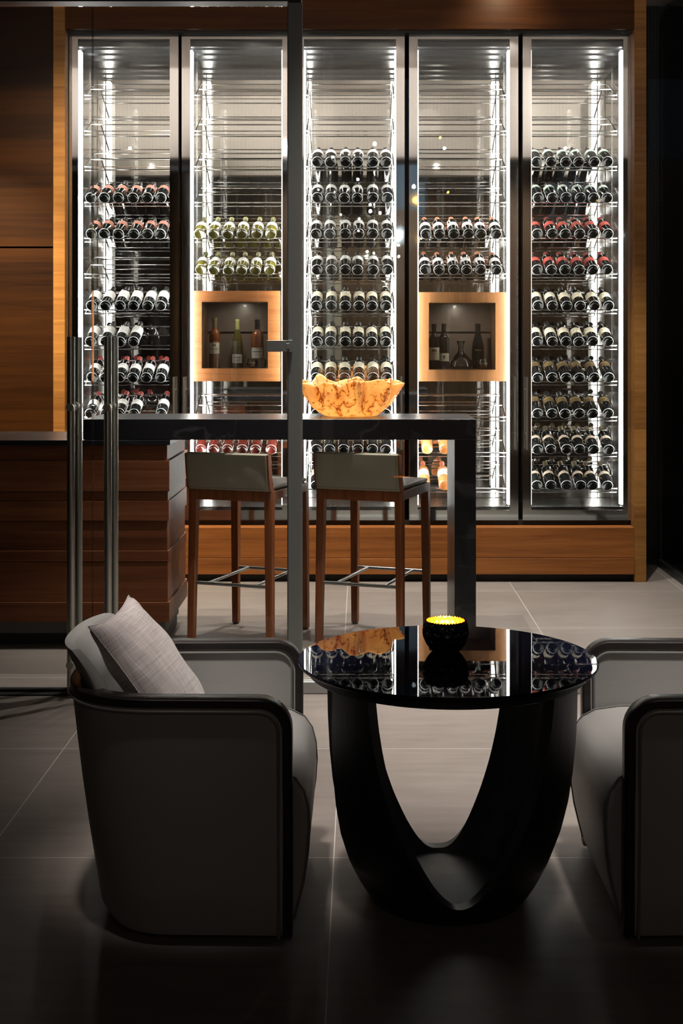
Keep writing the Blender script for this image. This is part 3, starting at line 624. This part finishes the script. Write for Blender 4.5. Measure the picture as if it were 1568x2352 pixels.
# ------------------------------------------------------------------ counter and bar table
YC = 6.32
zc = Z(1011, YC)
cnt = tag(empty('bar_counter', (-2.3, 6.65, 0)), 'stacked teak board counter with black stone worktop behind the glass doors', 'counter')
ox, oy = cnt.location.x, cnt.location.y
boards = [(1022, 1058, 383), (1058, 1129, 389), (1129, 1151, 385), (1151, 1197, 387.5), (1197, 1265, 383.5), (1265, 1290, 387), (1290, 1383, 385), (1383, 1429, 389)]
mb = MB()
for i, (a, b, px) in enumerate(boards):
    dy = (px - 386) * -.0022
    mb.box(-3.6 - ox, X(px, YC) - ox, YC + dy + .004 - oy, 6.97 + (px - 386) * .002 - oy, Z(b, YC) + .0008, Z(a, YC) - .0008)
mb.build('stacked_boards', M['counter_wood'], cnt, smooth=20, bevel=.0015)
MB().box(-3.6 - ox, X(391, YC) - ox, YC - .008 - oy, 6.97 - oy, Z(1022, YC), zc).build('worktop', M['stone'], cnt, bevel=.002)
zq = Z(1429, YC)
mb = MB().box(-3.6 - ox, X(372, YC) - ox, YC + .10 - oy, 6.9 - oy, .06, zq - .0005); mb.build('recessed_plinth', M['concrete'], cnt, smooth=0)
MB().box(-3.6 - ox, X(368, YC) - ox, YC + .13 - oy, 6.9 - oy, .0, .06).build('toe_kick', M['black'], cnt, smooth=0)
bt = tag(empty('bar_table', (.0, 6.60, 0)), 'black stone bar table with slab top and one slab leg', 'bar table')
yb0, yb1 = YC + .001 - 6.60, 6.85 - 6.60
zb = zc + .0012; ztop = Z(963, YC)
xl, xr = X(190, YC), X(1093, YC); lx0 = X(1043.5, YC)
MB().box(xl, xr, yb0, yb1, zb, ztop).build('slab_top', M['stone'], bt, bevel=.003)
MB().box(lx0, xr, yb0, yb1, 0, zb - .0005).build('slab_leg', M['stone'], bt, bevel=.003)

# amber bowl
def amber_bowl():
    n, k = 240, 30; vs = []; fs = []
    rnd = random.Random(3); ph = [rnd.uniform(0, 6.28) for _ in range(6)]
    for j in range(k + 1):
        t = j / k
        for i in range(n):
            a = 2 * PI * i / n
            fold = math.sin(6 * a + ph[0] + .9 * math.sin(2 * a + ph[1])) * .55 + math.sin(11 * a + ph[2] + 1.5 * t) * .40 + math.sin(19 * a + ph[3] - 2 * t) * .20
            sharp = 1.1 - 2.0 * abs(math.sin(3.5 * a + ph[1] + .6 * math.sin(3 * a + ph[3]) + .5 * t)) ** .55 + .5 * fold
            if t < .22: rr = .135 * math.sin(t / .22 * PI / 2); z = .004 * (t / .22) ** 3
            else:
                q = (t - .22) / .78
                rr = .135 + .098 * q ** .80 + .016 * math.sin(q * PI) ; z = .004 + .166 * q ** 1.15
                am = q ** 1.3
                rr += sharp * .040 * q ** .9 * (1 - .3 * q)
                z += am ** 2 * (.010 * math.sin(2 * a + ph[4]) + .012 * math.sin(7 * a + ph[5]) + .014 * fold)
                rr += .02 * max(0, q - .75) * 4 * (.5 + .5 * math.sin(5 * a + ph[0]))
            vs.append((rr * math.cos(a), rr * math.sin(a), z))
    for j in range(k):
        for i in range(n): fs.append((j * n + i, j * n + (i + 1) % n, (j + 1) * n + (i + 1) % n, (j + 1) * n + i))
    o = MB().add(vs, fs).build('amber_bowl', M['amber'], smooth=180)
    s = o.modifiers.new('thick', 'SOLIDIFY'); s.thickness = .007; s.offset = 1
    return o
ab = amber_bowl(); ab.location = (X(805, 6.60), 6.60, ztop + .0085); ab.rotation_euler.z = .4
tag(ab, 'amber glass bowl with folded wavy rim on the black bar table', 'bowl')

# ------------------------------------------------------------------ bar stools
def make_stool():
    r = empty('bar_stool', (0, 0, 0))
    ny, fy = -.248, .248                     # back posts towards the lounge, front legs towards the cabinets
    def leg(x0, y0, x1, y1, z1, w0=.017, w1=.021):
        lo = [(x0 - w0, y0 - w0, 0), (x0 + w0, y0 - w0, 0), (x0 + w0, y0 + w0, 0), (x0 - w0, y0 + w0, 0)]
        hi = [(x1 - w1, y1 - w1, z1), (x1 + w1, y1 - w1, z1), (x1 + w1, y1 + w1, z1), (x1 - w1, y1 + w1, z1)]
        lo = [(a, b, .008) for a, b, c in lo]
        o = MB().hexa(lo, hi).build('leg', M['stool_wood'], r, smooth=20, bevel=.0025)
        MB().box(x0 - .012, x0 + .012, y0 - .012, y0 + .012, 0, .008).build('foot_pad', M['felt'], o)
    for s in (-1, 1):
        leg(s * .214, ny, s * .204, ny + .012, .775)
        leg(s * .200, fy, s * .196, fy - .015, .728)
    mb = MB().box(-.184, .184, ny - .004, ny + .026, .722, .776); mb.box(-.19, .19, fy - .034, fy - .004, .728, .772)
    for s in (-1, 1): mb.box(s * .204 - .015, s * .204 + .015, ny + .03, fy - .002, .728, .772)
    mb.build('seat_frame', M['stool_wood'], r, smooth=20, bevel=.002)
    # seat pad
    mb = MB().box(-.205, .205, ny + .045, fy + .004, .7725, .795); mb.build('seat', M['taupe'], r, bevel=.010, seg=3)
    # curved wooden back frame with leather on its rear
    n = 12; vs = []; fs = []
    zz = [(.776, .0), (.80, -.010), (.85, -.022), (.91, -.030), (.955, -.034)]
    mb = MB()
    for s in (-1, 1):
        for (z0, o0), (z1, o1) in zip(zz[:-1], zz[1:]):
            lo = [(s * .2205 - .0045, ny - .020 + o0, z0), (s * .2205 + .0045, ny - .020 + o0, z0), (s * .2205 + .0045, ny + .024 + o0, z0), (s * .2205 - .0045, ny + .024 + o0, z0)]
            hi = [(s * .2205 - .0045, ny - .020 + o1, z1), (s * .2205 + .0045, ny - .020 + o1, z1), (s * .2205 + .0045, ny + .016 + o1, z1), (s * .2205 - .0045, ny + .016 + o1, z1)]
            mb.hexa(lo, hi)
    mb.build('back_frame', M['stool_wood'], r, smooth=40)
    mb = MB()
    m = len(zz); w = .2155
    ring = []
    for z, o in zz: ring.append((ny - .024 + o, z))
    ring.append((ny - .018 + zz[-1][1], .961)); ring.append((ny + .004 + zz[-1][1], .961))
    for z, o in reversed(zz): ring.append((ny + .014 + o, z))
    k = len(ring)
    for x in (-w, w):
        vs += [(x, a, b) for a, b in ring]
    fs = [(i, (i + 1) % k, k + (i + 1) % k, k + i) for i in range(k)] + [tuple(range(k))[::-1], tuple(range(k, 2 * k))]
    back = mb.add(vs, fs).build('backrest', M['taupe'], r, smooth=50, bevel=.003)
    st = MB(); q = .010
    loop = [(-w + q, zz[0], .008), (w - q, zz[0], .008)]
    pts = []
    for sx in (-1, 1):
        st.tube([(sx * (w - q), ny - .0248 + o, z) for z, o in [(.786, -.004)] + zz[1:]], .0011, 5)
    st.tube([(x, ny - .0248 - .004, .786) for x in (-w + q, 0, w - q)], .0011, 5)
    st.build('stitching', M['thread'], back)
    fr = MB(); z = .305
    fr.cyl((-.19, ny + .004, z), (.19, ny + .004, z), .0085, n=14); fr.cyl((-.18, fy - .006, z), (.18, fy - .006, z), .0085, n=14)
    for s in (-1, 1): fr.cyl((s * .125, ny + .004, z), (s * .125, fy - .006, z), .0080, n=14)
    fr.build('footrest', M['brushed'], r)
    return r
s1 = make_stool(); s2 = copy_tree(s1)
s1.location = (-.556, 6.622, 0); s1.rotation_euler.z = math.radians(-19.5)
s2.location = (.081, 6.622, 0); s2.rotation_euler.z = math.radians(-19.5)
tag(s1, 'taupe leather bar stool beside the stacked teak counter', 'bar stool', 'bar stools at the black table')
tag(s2, 'taupe leather bar stool nearest the black slab leg, below the amber bowl', 'bar stool', 'bar stools at the black table')

# ------------------------------------------------------------------ armchairs
def make_armchair():
    r = empty('armchair', (0, 0, 0))
    XF = .30
    ZT_, R0 = .598, .060
    pts = []
    for i in range(9): t = i / 9; pts.append(Vector((XF - .30 * t, -.313 + .006 * t)))
    a, b, ex = .252, .307, 2 / 2.6
    for i in range(33):
        f = PI * i / 32
        cs, sn = math.cos(f), math.sin(f)
        pts.append(Vector((-.0 - a * abs(sn) ** ex, -b * math.copysign(abs(cs) ** ex, cs))))
    for i in range(8, -1, -1): t = i / 9; pts.append(Vector((XF - .30 * t, .313 - .006 * t)))
    # resample by length
    L = [0.]
    for p, q in zip(pts[:-1], pts[1:]): L.append(L[-1] + (q - p).length)
    tot = L[-1]
    def at(s):
        s = max(0, min(tot, s))
        for i in range(len(L) - 1):
            if s <= L[i + 1]:
                u = (s - L[i]) / max(1e-9, L[i + 1] - L[i]); return pts[i].lerp(pts[i + 1], u)
        return pts[-1]
    def nrm(s):
        d = (at(s + .012) - at(s - .012)).normalized(); return Vector((-d.y, d.x))
    def taper(x, y, z):
        t = max(0, min(1.2, z / .6))
        return (XF + (x - XF) * (1 - .150 * (1 - t)), y * (1 - .06 * (1 - t)), z)
    def pt(s, off, z):
        c = at(s) + nrm(s) * off; return taper(c.x, c.y, z)
    ss = [0, .006, .012, .02, .03, .045, .06] + [.06 + (tot - .12) * i / 46 for i in range(1, 46)] + [tot - v for v in (.06, .045, .03, .02, .012, .006, 0)]
    def ztop(s):
        d = min(s, tot - s)
        if d >= R0: return ZT_
        return ZT_ - R0 + math.sqrt(max(0, R0 * R0 - (R0 - d) ** 2))
    lev = [0, .06, .2, .4, .6, .8, .92, 1.]
    vs = []; fs = []; m = 2 * len(lev)
    hw = .023
    for s in ss:
        zt = max(ztop(s), .3)
        for q in lev:
            z = .022 + (zt - .022) * q; vs.append(pt(s, hw - (.016 if q == 0 else 0) + .006 * math.sin(q * PI), z))
        for q in reversed(lev):
            z = .022 + (zt - .022) * q; vs.append(pt(s, -hw, z))
    for i in range(len(ss) - 1):
        for j in range(m): fs.append((i * m + j, i * m + (j + 1) % m, (i + 1) * m + (j + 1) % m, (i + 1) * m + j))
    for base in (0, (len(ss) - 1) * m):
        for j in range(len(lev) - 1): fs.append((base + j, base + j + 1, base + m - 2 - j, base + m - 1 - j))
    MB().add(vs, fs).build('shell', M['leather'], r, smooth=60)
    # dark wooden edge band: up the arm front, round the corner, along the top, down the other front
    path = []
    for z in (.024, .15, .25, .35, .45, .52): path.append((0, z, Vector((1, 0, 0))))
    for i in range(0, 9):
        t = PI / 2 * i / 8; d = R0 - R0 * math.cos(t); z = ZT_ - R0 + R0 * math.sin(t)
        path.append((d, z, Vector((math.cos(t), 0, math.sin(t)))))
    for i in range(1, 60):
        path.append((R0 + (tot - 2 * R0) * i / 60, ZT_, Vector((0, 0, 1))))
    half = path[:15]
    path += [(tot - d, z, n) for d, z, n in reversed(half)]
    vs = []; fs = []; th = .022; w = .0275
    for s, z, n in path:
        for off, k in ((w, -.001), (w, th * .8), (w - .006, th), (-w + .006, th), (-w, th * .8), (-w, -.001)):
            p = Vector(pt(s, off, z)) + n * k; vs.append(p)
    k = 6
    for i in range(len(path) - 1):
        for j in range(k): fs.append((i * k + j, i * k + (j + 1) % k, (i + 1) * k + (j + 1) % k, (i + 1) * k + j))
    fs += [tuple(range(k))[::-1], tuple(range((len(path) - 1) * k, len(path) * k))]
    MB().add(vs, fs).build('edge_band', M['wenge'], r, smooth=40)
    mb = MB()
    for off in (.0265, -.0255):
        mb.tube([Vector(pt(s, off, z)) - n * .011 for s, z, n in path], .0042, 7)
    mb.build('piping', M['leather_dark'], r)
    # raised backrest inside the shell
    c = tot / 2; hl = .300; vs = []; fs = []; nu = 40; hh = []
    prof = [0, .3, .6, .72, .8, .86, .92, .97, 1.]
    m = 2 * len(prof)
    for i in range(nu + 1):
        u = -1 + 2 * i / nu; s = c + u * hl
        e = max(0, (abs(u) - .74) / .26)
        zt = .716 - .190 * e ** 1.5
        for q in prof:
            z = .40 + (zt - .40) * q; vs.append(pt(s, -.004 - .010 * max(0, q - .9) * 10 * .6 + .034 * max(0, (z - .625) / .09), z))
        for q in reversed(prof):
            z = .40 + (zt - .40) * q; vs.append(pt(s, -.043 + .010 * max(0, q - .9) * 10 + .036 * max(0, (z - .625) / .09), z))
    for i in range(nu):
        for j in range(m): fs.append((i * m + j, i * m + (j + 1) % m, (i + 1) * m + (j + 1) % m, (i + 1) * m + j))
    for base in (0, nu * m):
        for j in range(len(prof) - 1): fs.append((base + j, base + j + 1, base + m - 2 - j, base + m - 1 - j))
    MB().add(vs, fs).build('backrest', M['leather'], r, smooth=60)
    # seat block: side profile swept across with rounded ends
    prof = [(-.17, .04), (-.17, .40), (-.14, .418), (-.05, .430), (.10, .436), (.22, .434), (.29, .424), (.328, .404), (.350, .372), (.361, .33), (.364, .28), (.360, .22), (.350, .15), (.338, .10), (.325, .05), (.30, .026)]
    cx, cz = .06, .25; vs = []; fs = []
    ys = [(-.279, .90), (-.278, .945), (-.272, .975), (-.262, .990), (-.245, 1.), (-.12, 1.006), (0, 1.008), (.12, 1.006), (.245, 1.), (.262, .990), (.272, .975), (.278, .945), (.279, .90)]
    k = len(prof)
    for y, sc in ys:
        d = (1 - sc) * .45
        for x, z in prof:
            ln = math.hypot(x - cx, z - cz); f = 1 - d * .30 / ln
            vs.append((cx + (x - cx) * f, y * (1 - .45 * max(0, (.02 - x) / .19) ** 1.6), cz + (z - cz) * f))
    for i in range(len(ys) - 1):
        for j in range(k): fs.append((i * k + j, i * k + (j + 1) % k, (i + 1) * k + (j + 1) % k, (i + 1) * k + j))
    fs += [tuple(range(k))[::-1], tuple(range((len(ys) - 1) * k, len(ys) * k))]
    seat = MB().add(vs, fs).build('seat', M['leather'], r, smooth=60)
    for y in (-.2715, .2715):
        MB().tube([(x, y, z) for x, z in prof[4:15]], .0022, 6).build('seam', M['leather_dark'], seat)
    for sx, sw in ((-.05, .16), (.25, .24)):
        for sy in (-sw, sw): MB().box(sx - .02, sx + .02, sy - .02, sy + .02, 0, .03).build('foot', M['black'], r)
    return r
ch1 = make_armchair(); ch2 = copy_tree(ch1)
ch1.location = (-.167 - .322, 3.513, 0)
ch2.location = (.655 + .322, 3.513, 0); ch2.rotation_euler.z = PI
tag(ch1, 'grey leather tub armchair with dark edge band and linen cushion', 'armchair', 'armchairs at the round table')
tag(ch2, 'grey leather tub armchair without cushion, beyond the round table from the cushioned one', 'armchair', 'armchairs at the round table')
# cushion
def cushion():
    n = 36; vs = []; fs = []; h = .205
    for side in (-1, 1):
        for j in range(n + 1):
            for i in range(n + 1):
                u = -1 + 2 * i / n; v = -1 + 2 * j / n
                pinch = 1 - .10 * (1 - abs(u) ** 2) * abs(v) ** 3 ; pinch2 = 1 - .10 * (1 - abs(v) ** 2) * abs(u) ** 3
                x = u * h * pinch2; y = v * h * pinch
                t = max(0, (1 - u * u)) ** .42 * max(0, (1 - v * v)) ** .42
                wr = .005 * math.sin(9 * u + 5 * v) * t * (1 - t) * 2 + .004 * math.sin(14 * v - 6 * u + 2) * (1 - t) * t * 2
                vs.append((x, y, side * (.062 * t + .0008) + wr))
    k = (n + 1) ** 2
    for side in (0, 1):
        for j in range(n):
            for i in range(n):
                q = [side * k + j * (n + 1) + i, side * k + j * (n + 1) + i + 1, side * k + (j + 1) * (n + 1) + i + 1, side * k + (j + 1) * (n + 1) + i]
                fs.append(tuple(q if side else q[::-1]))
    rim = [j for j in range(n)] + [n + j * (n + 1) for j in range(n)] + [n * (n + 1) + n - j for j in range(n)] + [(n - j) * (n + 1) for j in range(n)]
    for i in range(len(rim)):
        p, q = rim[i], rim[(i + 1) % len(rim)]; fs.append((p, q, k + q, k + p))
    o = MB().add(vs, fs).build('throw_cushion', M['linen'], smooth=80)
    h2 = h + .001; pts = []
    for idx in rim + [rim[0]]:
        a, b = vs[idx], vs[k + idx]; pts.append(((a[0] + b[0]) / 2 * 1.004, (a[1] + b[1]) / 2 * 1.004, (a[2] + b[2]) / 2))
    MB().tube(pts, .0022, 6).build('seam', M['linen'], o)
    return o
cu = cushion()
cu.rotation_euler = (Matrix.Rotation(math.radians(-4), 3, 'Z') @ Matrix.Rotation(math.radians(54), 3, 'Y')).to_euler()
cu.location = (-.558, 3.50, .604)
tag(cu, 'pale linen throw cushion leaning in the left armchair', 'cushion')

# ------------------------------------------------------------------ coffee table
TX, TY = X(1027, 3.518), 3.518
ct = tag(empty('coffee_table', (TX, TY, 0), math.radians(3.5)), 'round coffee table with black glass top and black four legged bowl base', 'coffee table')
prof_r = [(0, .205), (.03, .228), (.06, .247), (.12, .277), (.2, .307), (.28, .327), (.36, .341), (.45, .352), (.52, .358), (.601, .362)]
def rad(z):
    for (z0, r0), (z1, r1) in zip(prof_r[:-1], prof_r[1:]):
        if z <= z1: return r0 + (r1 - r0) * (z - z0) / (z1 - z0)
    return prof_r[-1][1]
def half_open(z, zb, amax, ex=.40, cap=9.):
    """half angle of the tall U shaped opening at height z"""
    if z <= zb: return 0.
    q = min(1, (z - zb) / (.601 - zb))
    v = amax * q ** ex
    return v if cap > 8 else (v ** -8 + (cap * 1.02) ** -8) ** (-1 / 8) if v > 1e-4 else v
thk = .036
def base_leg(c, left, right):
    """one quarter of the bowl: between the middles of two openings; left/right = (bottom height, max half angle)"""
    vs = []; fs = []; nz, na = 96, 10
    zs = sorted(set([.601 * (i / nz) ** 1.5 for i in range(nz + 1)] + [b_ + d_ for b_ in (left[0], right[0]) for d_ in (.0, .0002, .0008, .002, .004)])); nz = len(zs) - 1
    m = 2 * (na + 1)
    for z in zs:
        a0 = c - PI / 4 + half_open(z, *left); a1 = c + PI / 4 - half_open(z, *right)
        ro = rad(z); ri = max(.02, ro - thk)
        for i in range(na + 1):
            a = a0 + (a1 - a0) * i / na; vs.append((ro * math.cos(a), ro * math.sin(a), z))
        for i in range(na, -1, -1):
            a = a0 + (a1 - a0) * i / na; vs.append((ri * math.cos(a), ri * math.sin(a), z))
    for j in range(nz):
        for i in range(m): fs.append((j * m + i, j * m + (i + 1) % m, (j + 1) * m + (i + 1) % m, (j + 1) * m + i))
    fs += [tuple(range(m))[::-1], tuple(range(nz * m, (nz + 1) * m))]
    return MB().add(vs, fs)
BK = (.044, math.radians(44.5), .36, math.radians(39.8)); FR = (.060, math.radians(46.5), .47, math.radians(42.5)); SD = (.055, math.radians(28))
for c, l, rr in ((PI / 4, SD, BK), (3 * PI / 4, BK, SD), (5 * PI / 4, SD, FR), (7 * PI / 4, FR, SD)):
    base_leg(c, l, rr).build('leg', M['black_wood'], ct, smooth=40)
mb = MB().lathe([(.01, .002), (.19, .002), (.215, .03), (.19, .035), (.01, .05)], 40); mb.build('base_dish', M['dish'], ct)
MB().lathe([(.02, .602), (.372, .602), (.378, .606), (.378, .630), (.02, .630)], 96).build('apron', M['black_wood'], ct)
MB().lathe([(.02, .6305), (.4035, .6305), (.406, .633), (.406, .638), (.4035, .640), (.02, .640)], 128).build('tabletop', M['black_glass'], ct)
# candle holder
cyx = (X(1023, 3.59), 3.59, .6406)
ch = tag(empty('candle_holder', cyx), 'black hammered candle bowl with gold lining on the black glass table', 'candle holder')
def hammered(off, z0, z1, nz, dimple):
    vs = []; n = 160; fs = []
    for j in range(nz + 1):
        z = z0 + (z1 - z0) * j / nz
        q = z / .088
        r = .0335 + .0315 * math.sin(min(1, q * 1.5 + .02) * PI / 2) ** .75 - max(0, q - .55) ** 2 * .040
        for i in range(n):
            a = 2 * PI * i / n; row = math.floor(z / .0165)
            dz = (z / .0165 - row - .5) * 2; da = ((a * 20 / (2 * PI) + .5 * (row % 2)) % 1 - .5) * 2
            d = dimple * max(0, 1 - (da * da + dz * dz)) ** .7
            zz = z + (.0015 * math.sin(a * 40) if j == nz else 0)
            vs.append(((r - off - d) * math.cos(a), (r - off - d) * math.sin(a), zz))
    for j in range(nz):
        for i in range(n): fs.append((j * n + i, j * n + (i + 1) % n, (j + 1) * n + (i + 1) % n, (j + 1) * n + i))
    return vs, fs, n, nz
vs, fs, n, nz = hammered(0, 0, .086, 48, .0032)
fs.append(tuple(range(n))[::-1])
MB().add(vs, fs).build('bowl', M['black_paint'], ch, smooth=180)
vs, fs, n, nz = hammered(.0052, .003, .0858, 40, -.0012)
fs.append(tuple(range(n)))
MB().add(vs, fs).build('lining', M['gold'], ch, smooth=180)
ca = MB().lathe([(.002, .0035), (.018, .0035), (.018, .022), (.002, .020)], 20).build('tealight_candle', M['wax']); ca.location = cyx
tag(ca, 'lit tealight inside the black hammered candle bowl', 'candle')
MB().lathe([(.0005, .0205), (.004, .026), (.0045, .031), (.002, .041), (.0004, .048)], 12).build('flame', M['flame'], ca)

# ------------------------------------------------------------------ bulbs added behind the camera for the city lights mirrored in the cabinet glass
YP = -1.4; D = 2 * (YD + .01) - YP
bulbs = [(850, 470, 'bulb', .034), (732, 438, 'bulb', .022), (783, 497, 'bulb', .024), (910, 546, 'bulb_cool', .034), (823, 537, 'bulb', .024), (843, 578, 'bulb', .030), (858, 583, 'bulb', .026), (825, 594, 'bulb', .020), (886, 637, 'bulb', .020), (886, 656, 'bulb', .022), (955, 460, 'bulb_amber', .022), (966, 550, 'bulb_amber', .02)]
for i, (px, py, mt, rr) in enumerate(bulbs):
    x, z = X(px, D), Z(py, D); z = min(z, 4.5); y = YP + .12 * (i % 5); rr *= .62
    b = empty('city_light_bulb', (x, y, z)); tag(b, f'added glowing bulb standing in for city lights, {["cool white","warm white","amber"][0 if mt=="bulb_cool" else 2 if mt=="bulb_amber" else 1]}, mirrored in the cabinet glass', 'stand-in bulb', 'added bulbs standing in for city lights')
    MB().lathe([(.002, -rr), (rr * .7, -rr * .7), (rr, 0), (rr * .7, rr * .7), (rr * .3, rr * 1.0)], 14).build('bulb', M[mt], b)
    MB().cyl((0, 0, rr), (0, 0, 4.7 - z), .003, n=6).build('cord', M['cord'], b)

# ------------------------------------------------------------------ lights
def spot(name, loc, target, power, ang, blend=.5, col=(1, .93, .85), size=.05):
    l = bpy.data.lights.new(name, 'SPOT'); l.energy = power; l.spot_size = math.radians(ang); l.spot_blend = blend; l.color = col; l.shadow_soft_size = size
    o = bpy.data.objects.new(name, l); C.objects.link(o); o.location = loc
    o.rotation_euler = (Vector(target) - Vector(loc)).to_track_quat('-Z', 'Y').to_euler()
    return o
for x in (-.02, .36, .88):
    spot('lounge_downlight', (x, 5.0, 4.5), (x, 5.02, 0), 520, 36, .8, size=.03)
for x in (-.72, 1.20):
    spot('chair_fill', (x, 2.82, 4.6), (x * .70 + .08, 3.70, .5), 1250, 14, 1., size=.16)  # unseen spots added to brighten the armchair seats and inner arms
for x, y in ((-.35, 7.4), (.75, 7.4), (1.35, 6.9), (-.2, 6.2)):
    spot('bar_downlight', (x, y, 3.76), (x, y, 0), 380, 74, .7, size=.016)
for x in (-2.7, -1.75, -.8, .15, 1.1, 1.85):
    spot('bulkhead_fill', (x, 6.9, 3.70), (x, 5.7, 3.54), 98, 60, .8, (1, .93, .88), .014)  # unseen spots added to brighten the beige wall mirrored in the steel
for x in (-1.9, -.6, .7, 1.7):
    spot('ceiling_fill', (x, 5.80, 3.12), (x, 7.1, 3.8), 9, 140, .9, (1, .93, .88), .012)  # unseen lamps put in to lift the bar ceiling
spot('counter_fill', (.15, 5.78, 3.74), (-.72, 6.6, .45), 420, 32, .8, (1, .93, .85), .016)  # extra unseen spot to brighten the counter end boards and stools
spot('jamb_downlight', (-1.45, 6.6, 3.74), (-1.90, 8.13, 1.3), 620, 84, 1., (1, .80, .54), .014)
spot('wall_downlight', (-2.45, 6.98, 3.38), (-2.35, 8.14, 1.10), 900, 60, 1., (1, .80, .54), .014)
spot('fascia_downlight', (.9, 7.80, 3.79), (.9, 8.13, 3.5), 22, 100, 1., (1, .80, .55), .04)
spot('bowl_downlight', (0., 6.1, 3.76), (-.05, 6.6, 1.15), 80, 22, .5, (1, .88, .72), .03)
for x in (-1., .8, 2.4):
    spot('rear_wall_downlight', (x, -1.6, 4.6), (x, -3.2, 1.8), 220, 80, .9, (1, .86, .72), .05)
for bx_, bz_ in ((545, zb1), (1058, zb2)):
    spot('box_fill', (X(bx_, 8.42), 8.415, bz_ + .425), (X(bx_, 8.6), 8.60, bz_), 5, 150, .8, (1, .88, .76), .01)  # lamp added in each box to make its bottles readable
pl = bpy.data.lights.new('candle_glow', 'POINT'); pl.energy = 1.1; pl.color = (1, .62, .2); pl.shadow_soft_size = .006
po = bpy.data.objects.new('candle_glow', pl); C.objects.link(po); po.location = (cyx[0], cyx[1], cyx[2] + .055)

w = bpy.data.worlds.new('dusk'); bpy.context.scene.world = w; w.use_nodes = True
bg = w.node_tree.nodes['Background']; bg.inputs[0].default_value = (.42, .55, .72, 1); bg.inputs[1].default_value = .35

# ------------------------------------------------------------------ camera and view
cam = bpy.data.cameras.new('camera'); co = bpy.data.objects.new('camera', cam); C.objects.link(co)
co.location = (0, 0, CH); co.rotation_euler = (PI / 2, 0, 0)
cam.sensor_fit = 'VERTICAL'; cam.sensor_height = 36; cam.sensor_width = 24; cam.lens = F / 2352 * 36
cam.shift_x = -(CX - 784) / 2352; cam.shift_y = -(1176 - HY) / 2352
cam.clip_start = .05
sc = bpy.context.scene; sc.camera = co
sc.view_settings.view_transform = 'Standard'; sc.view_settings.look = 'None'; sc.view_settings.exposure = 0; sc.view_settings.gamma = 1; sc.view_settings.use_curve_mapping = False
cy = sc.cycles
cy.max_bounces = 14; cy.glossy_bounces = 10; cy.diffuse_bounces = 3; cy.transparent_max_bounces = 32; cy.transmission_bounces = 8
cy.sample_clamp_indirect = 6; cy.use_denoising = True; cy.caustics_reflective = True; cy.blur_glossy = .3
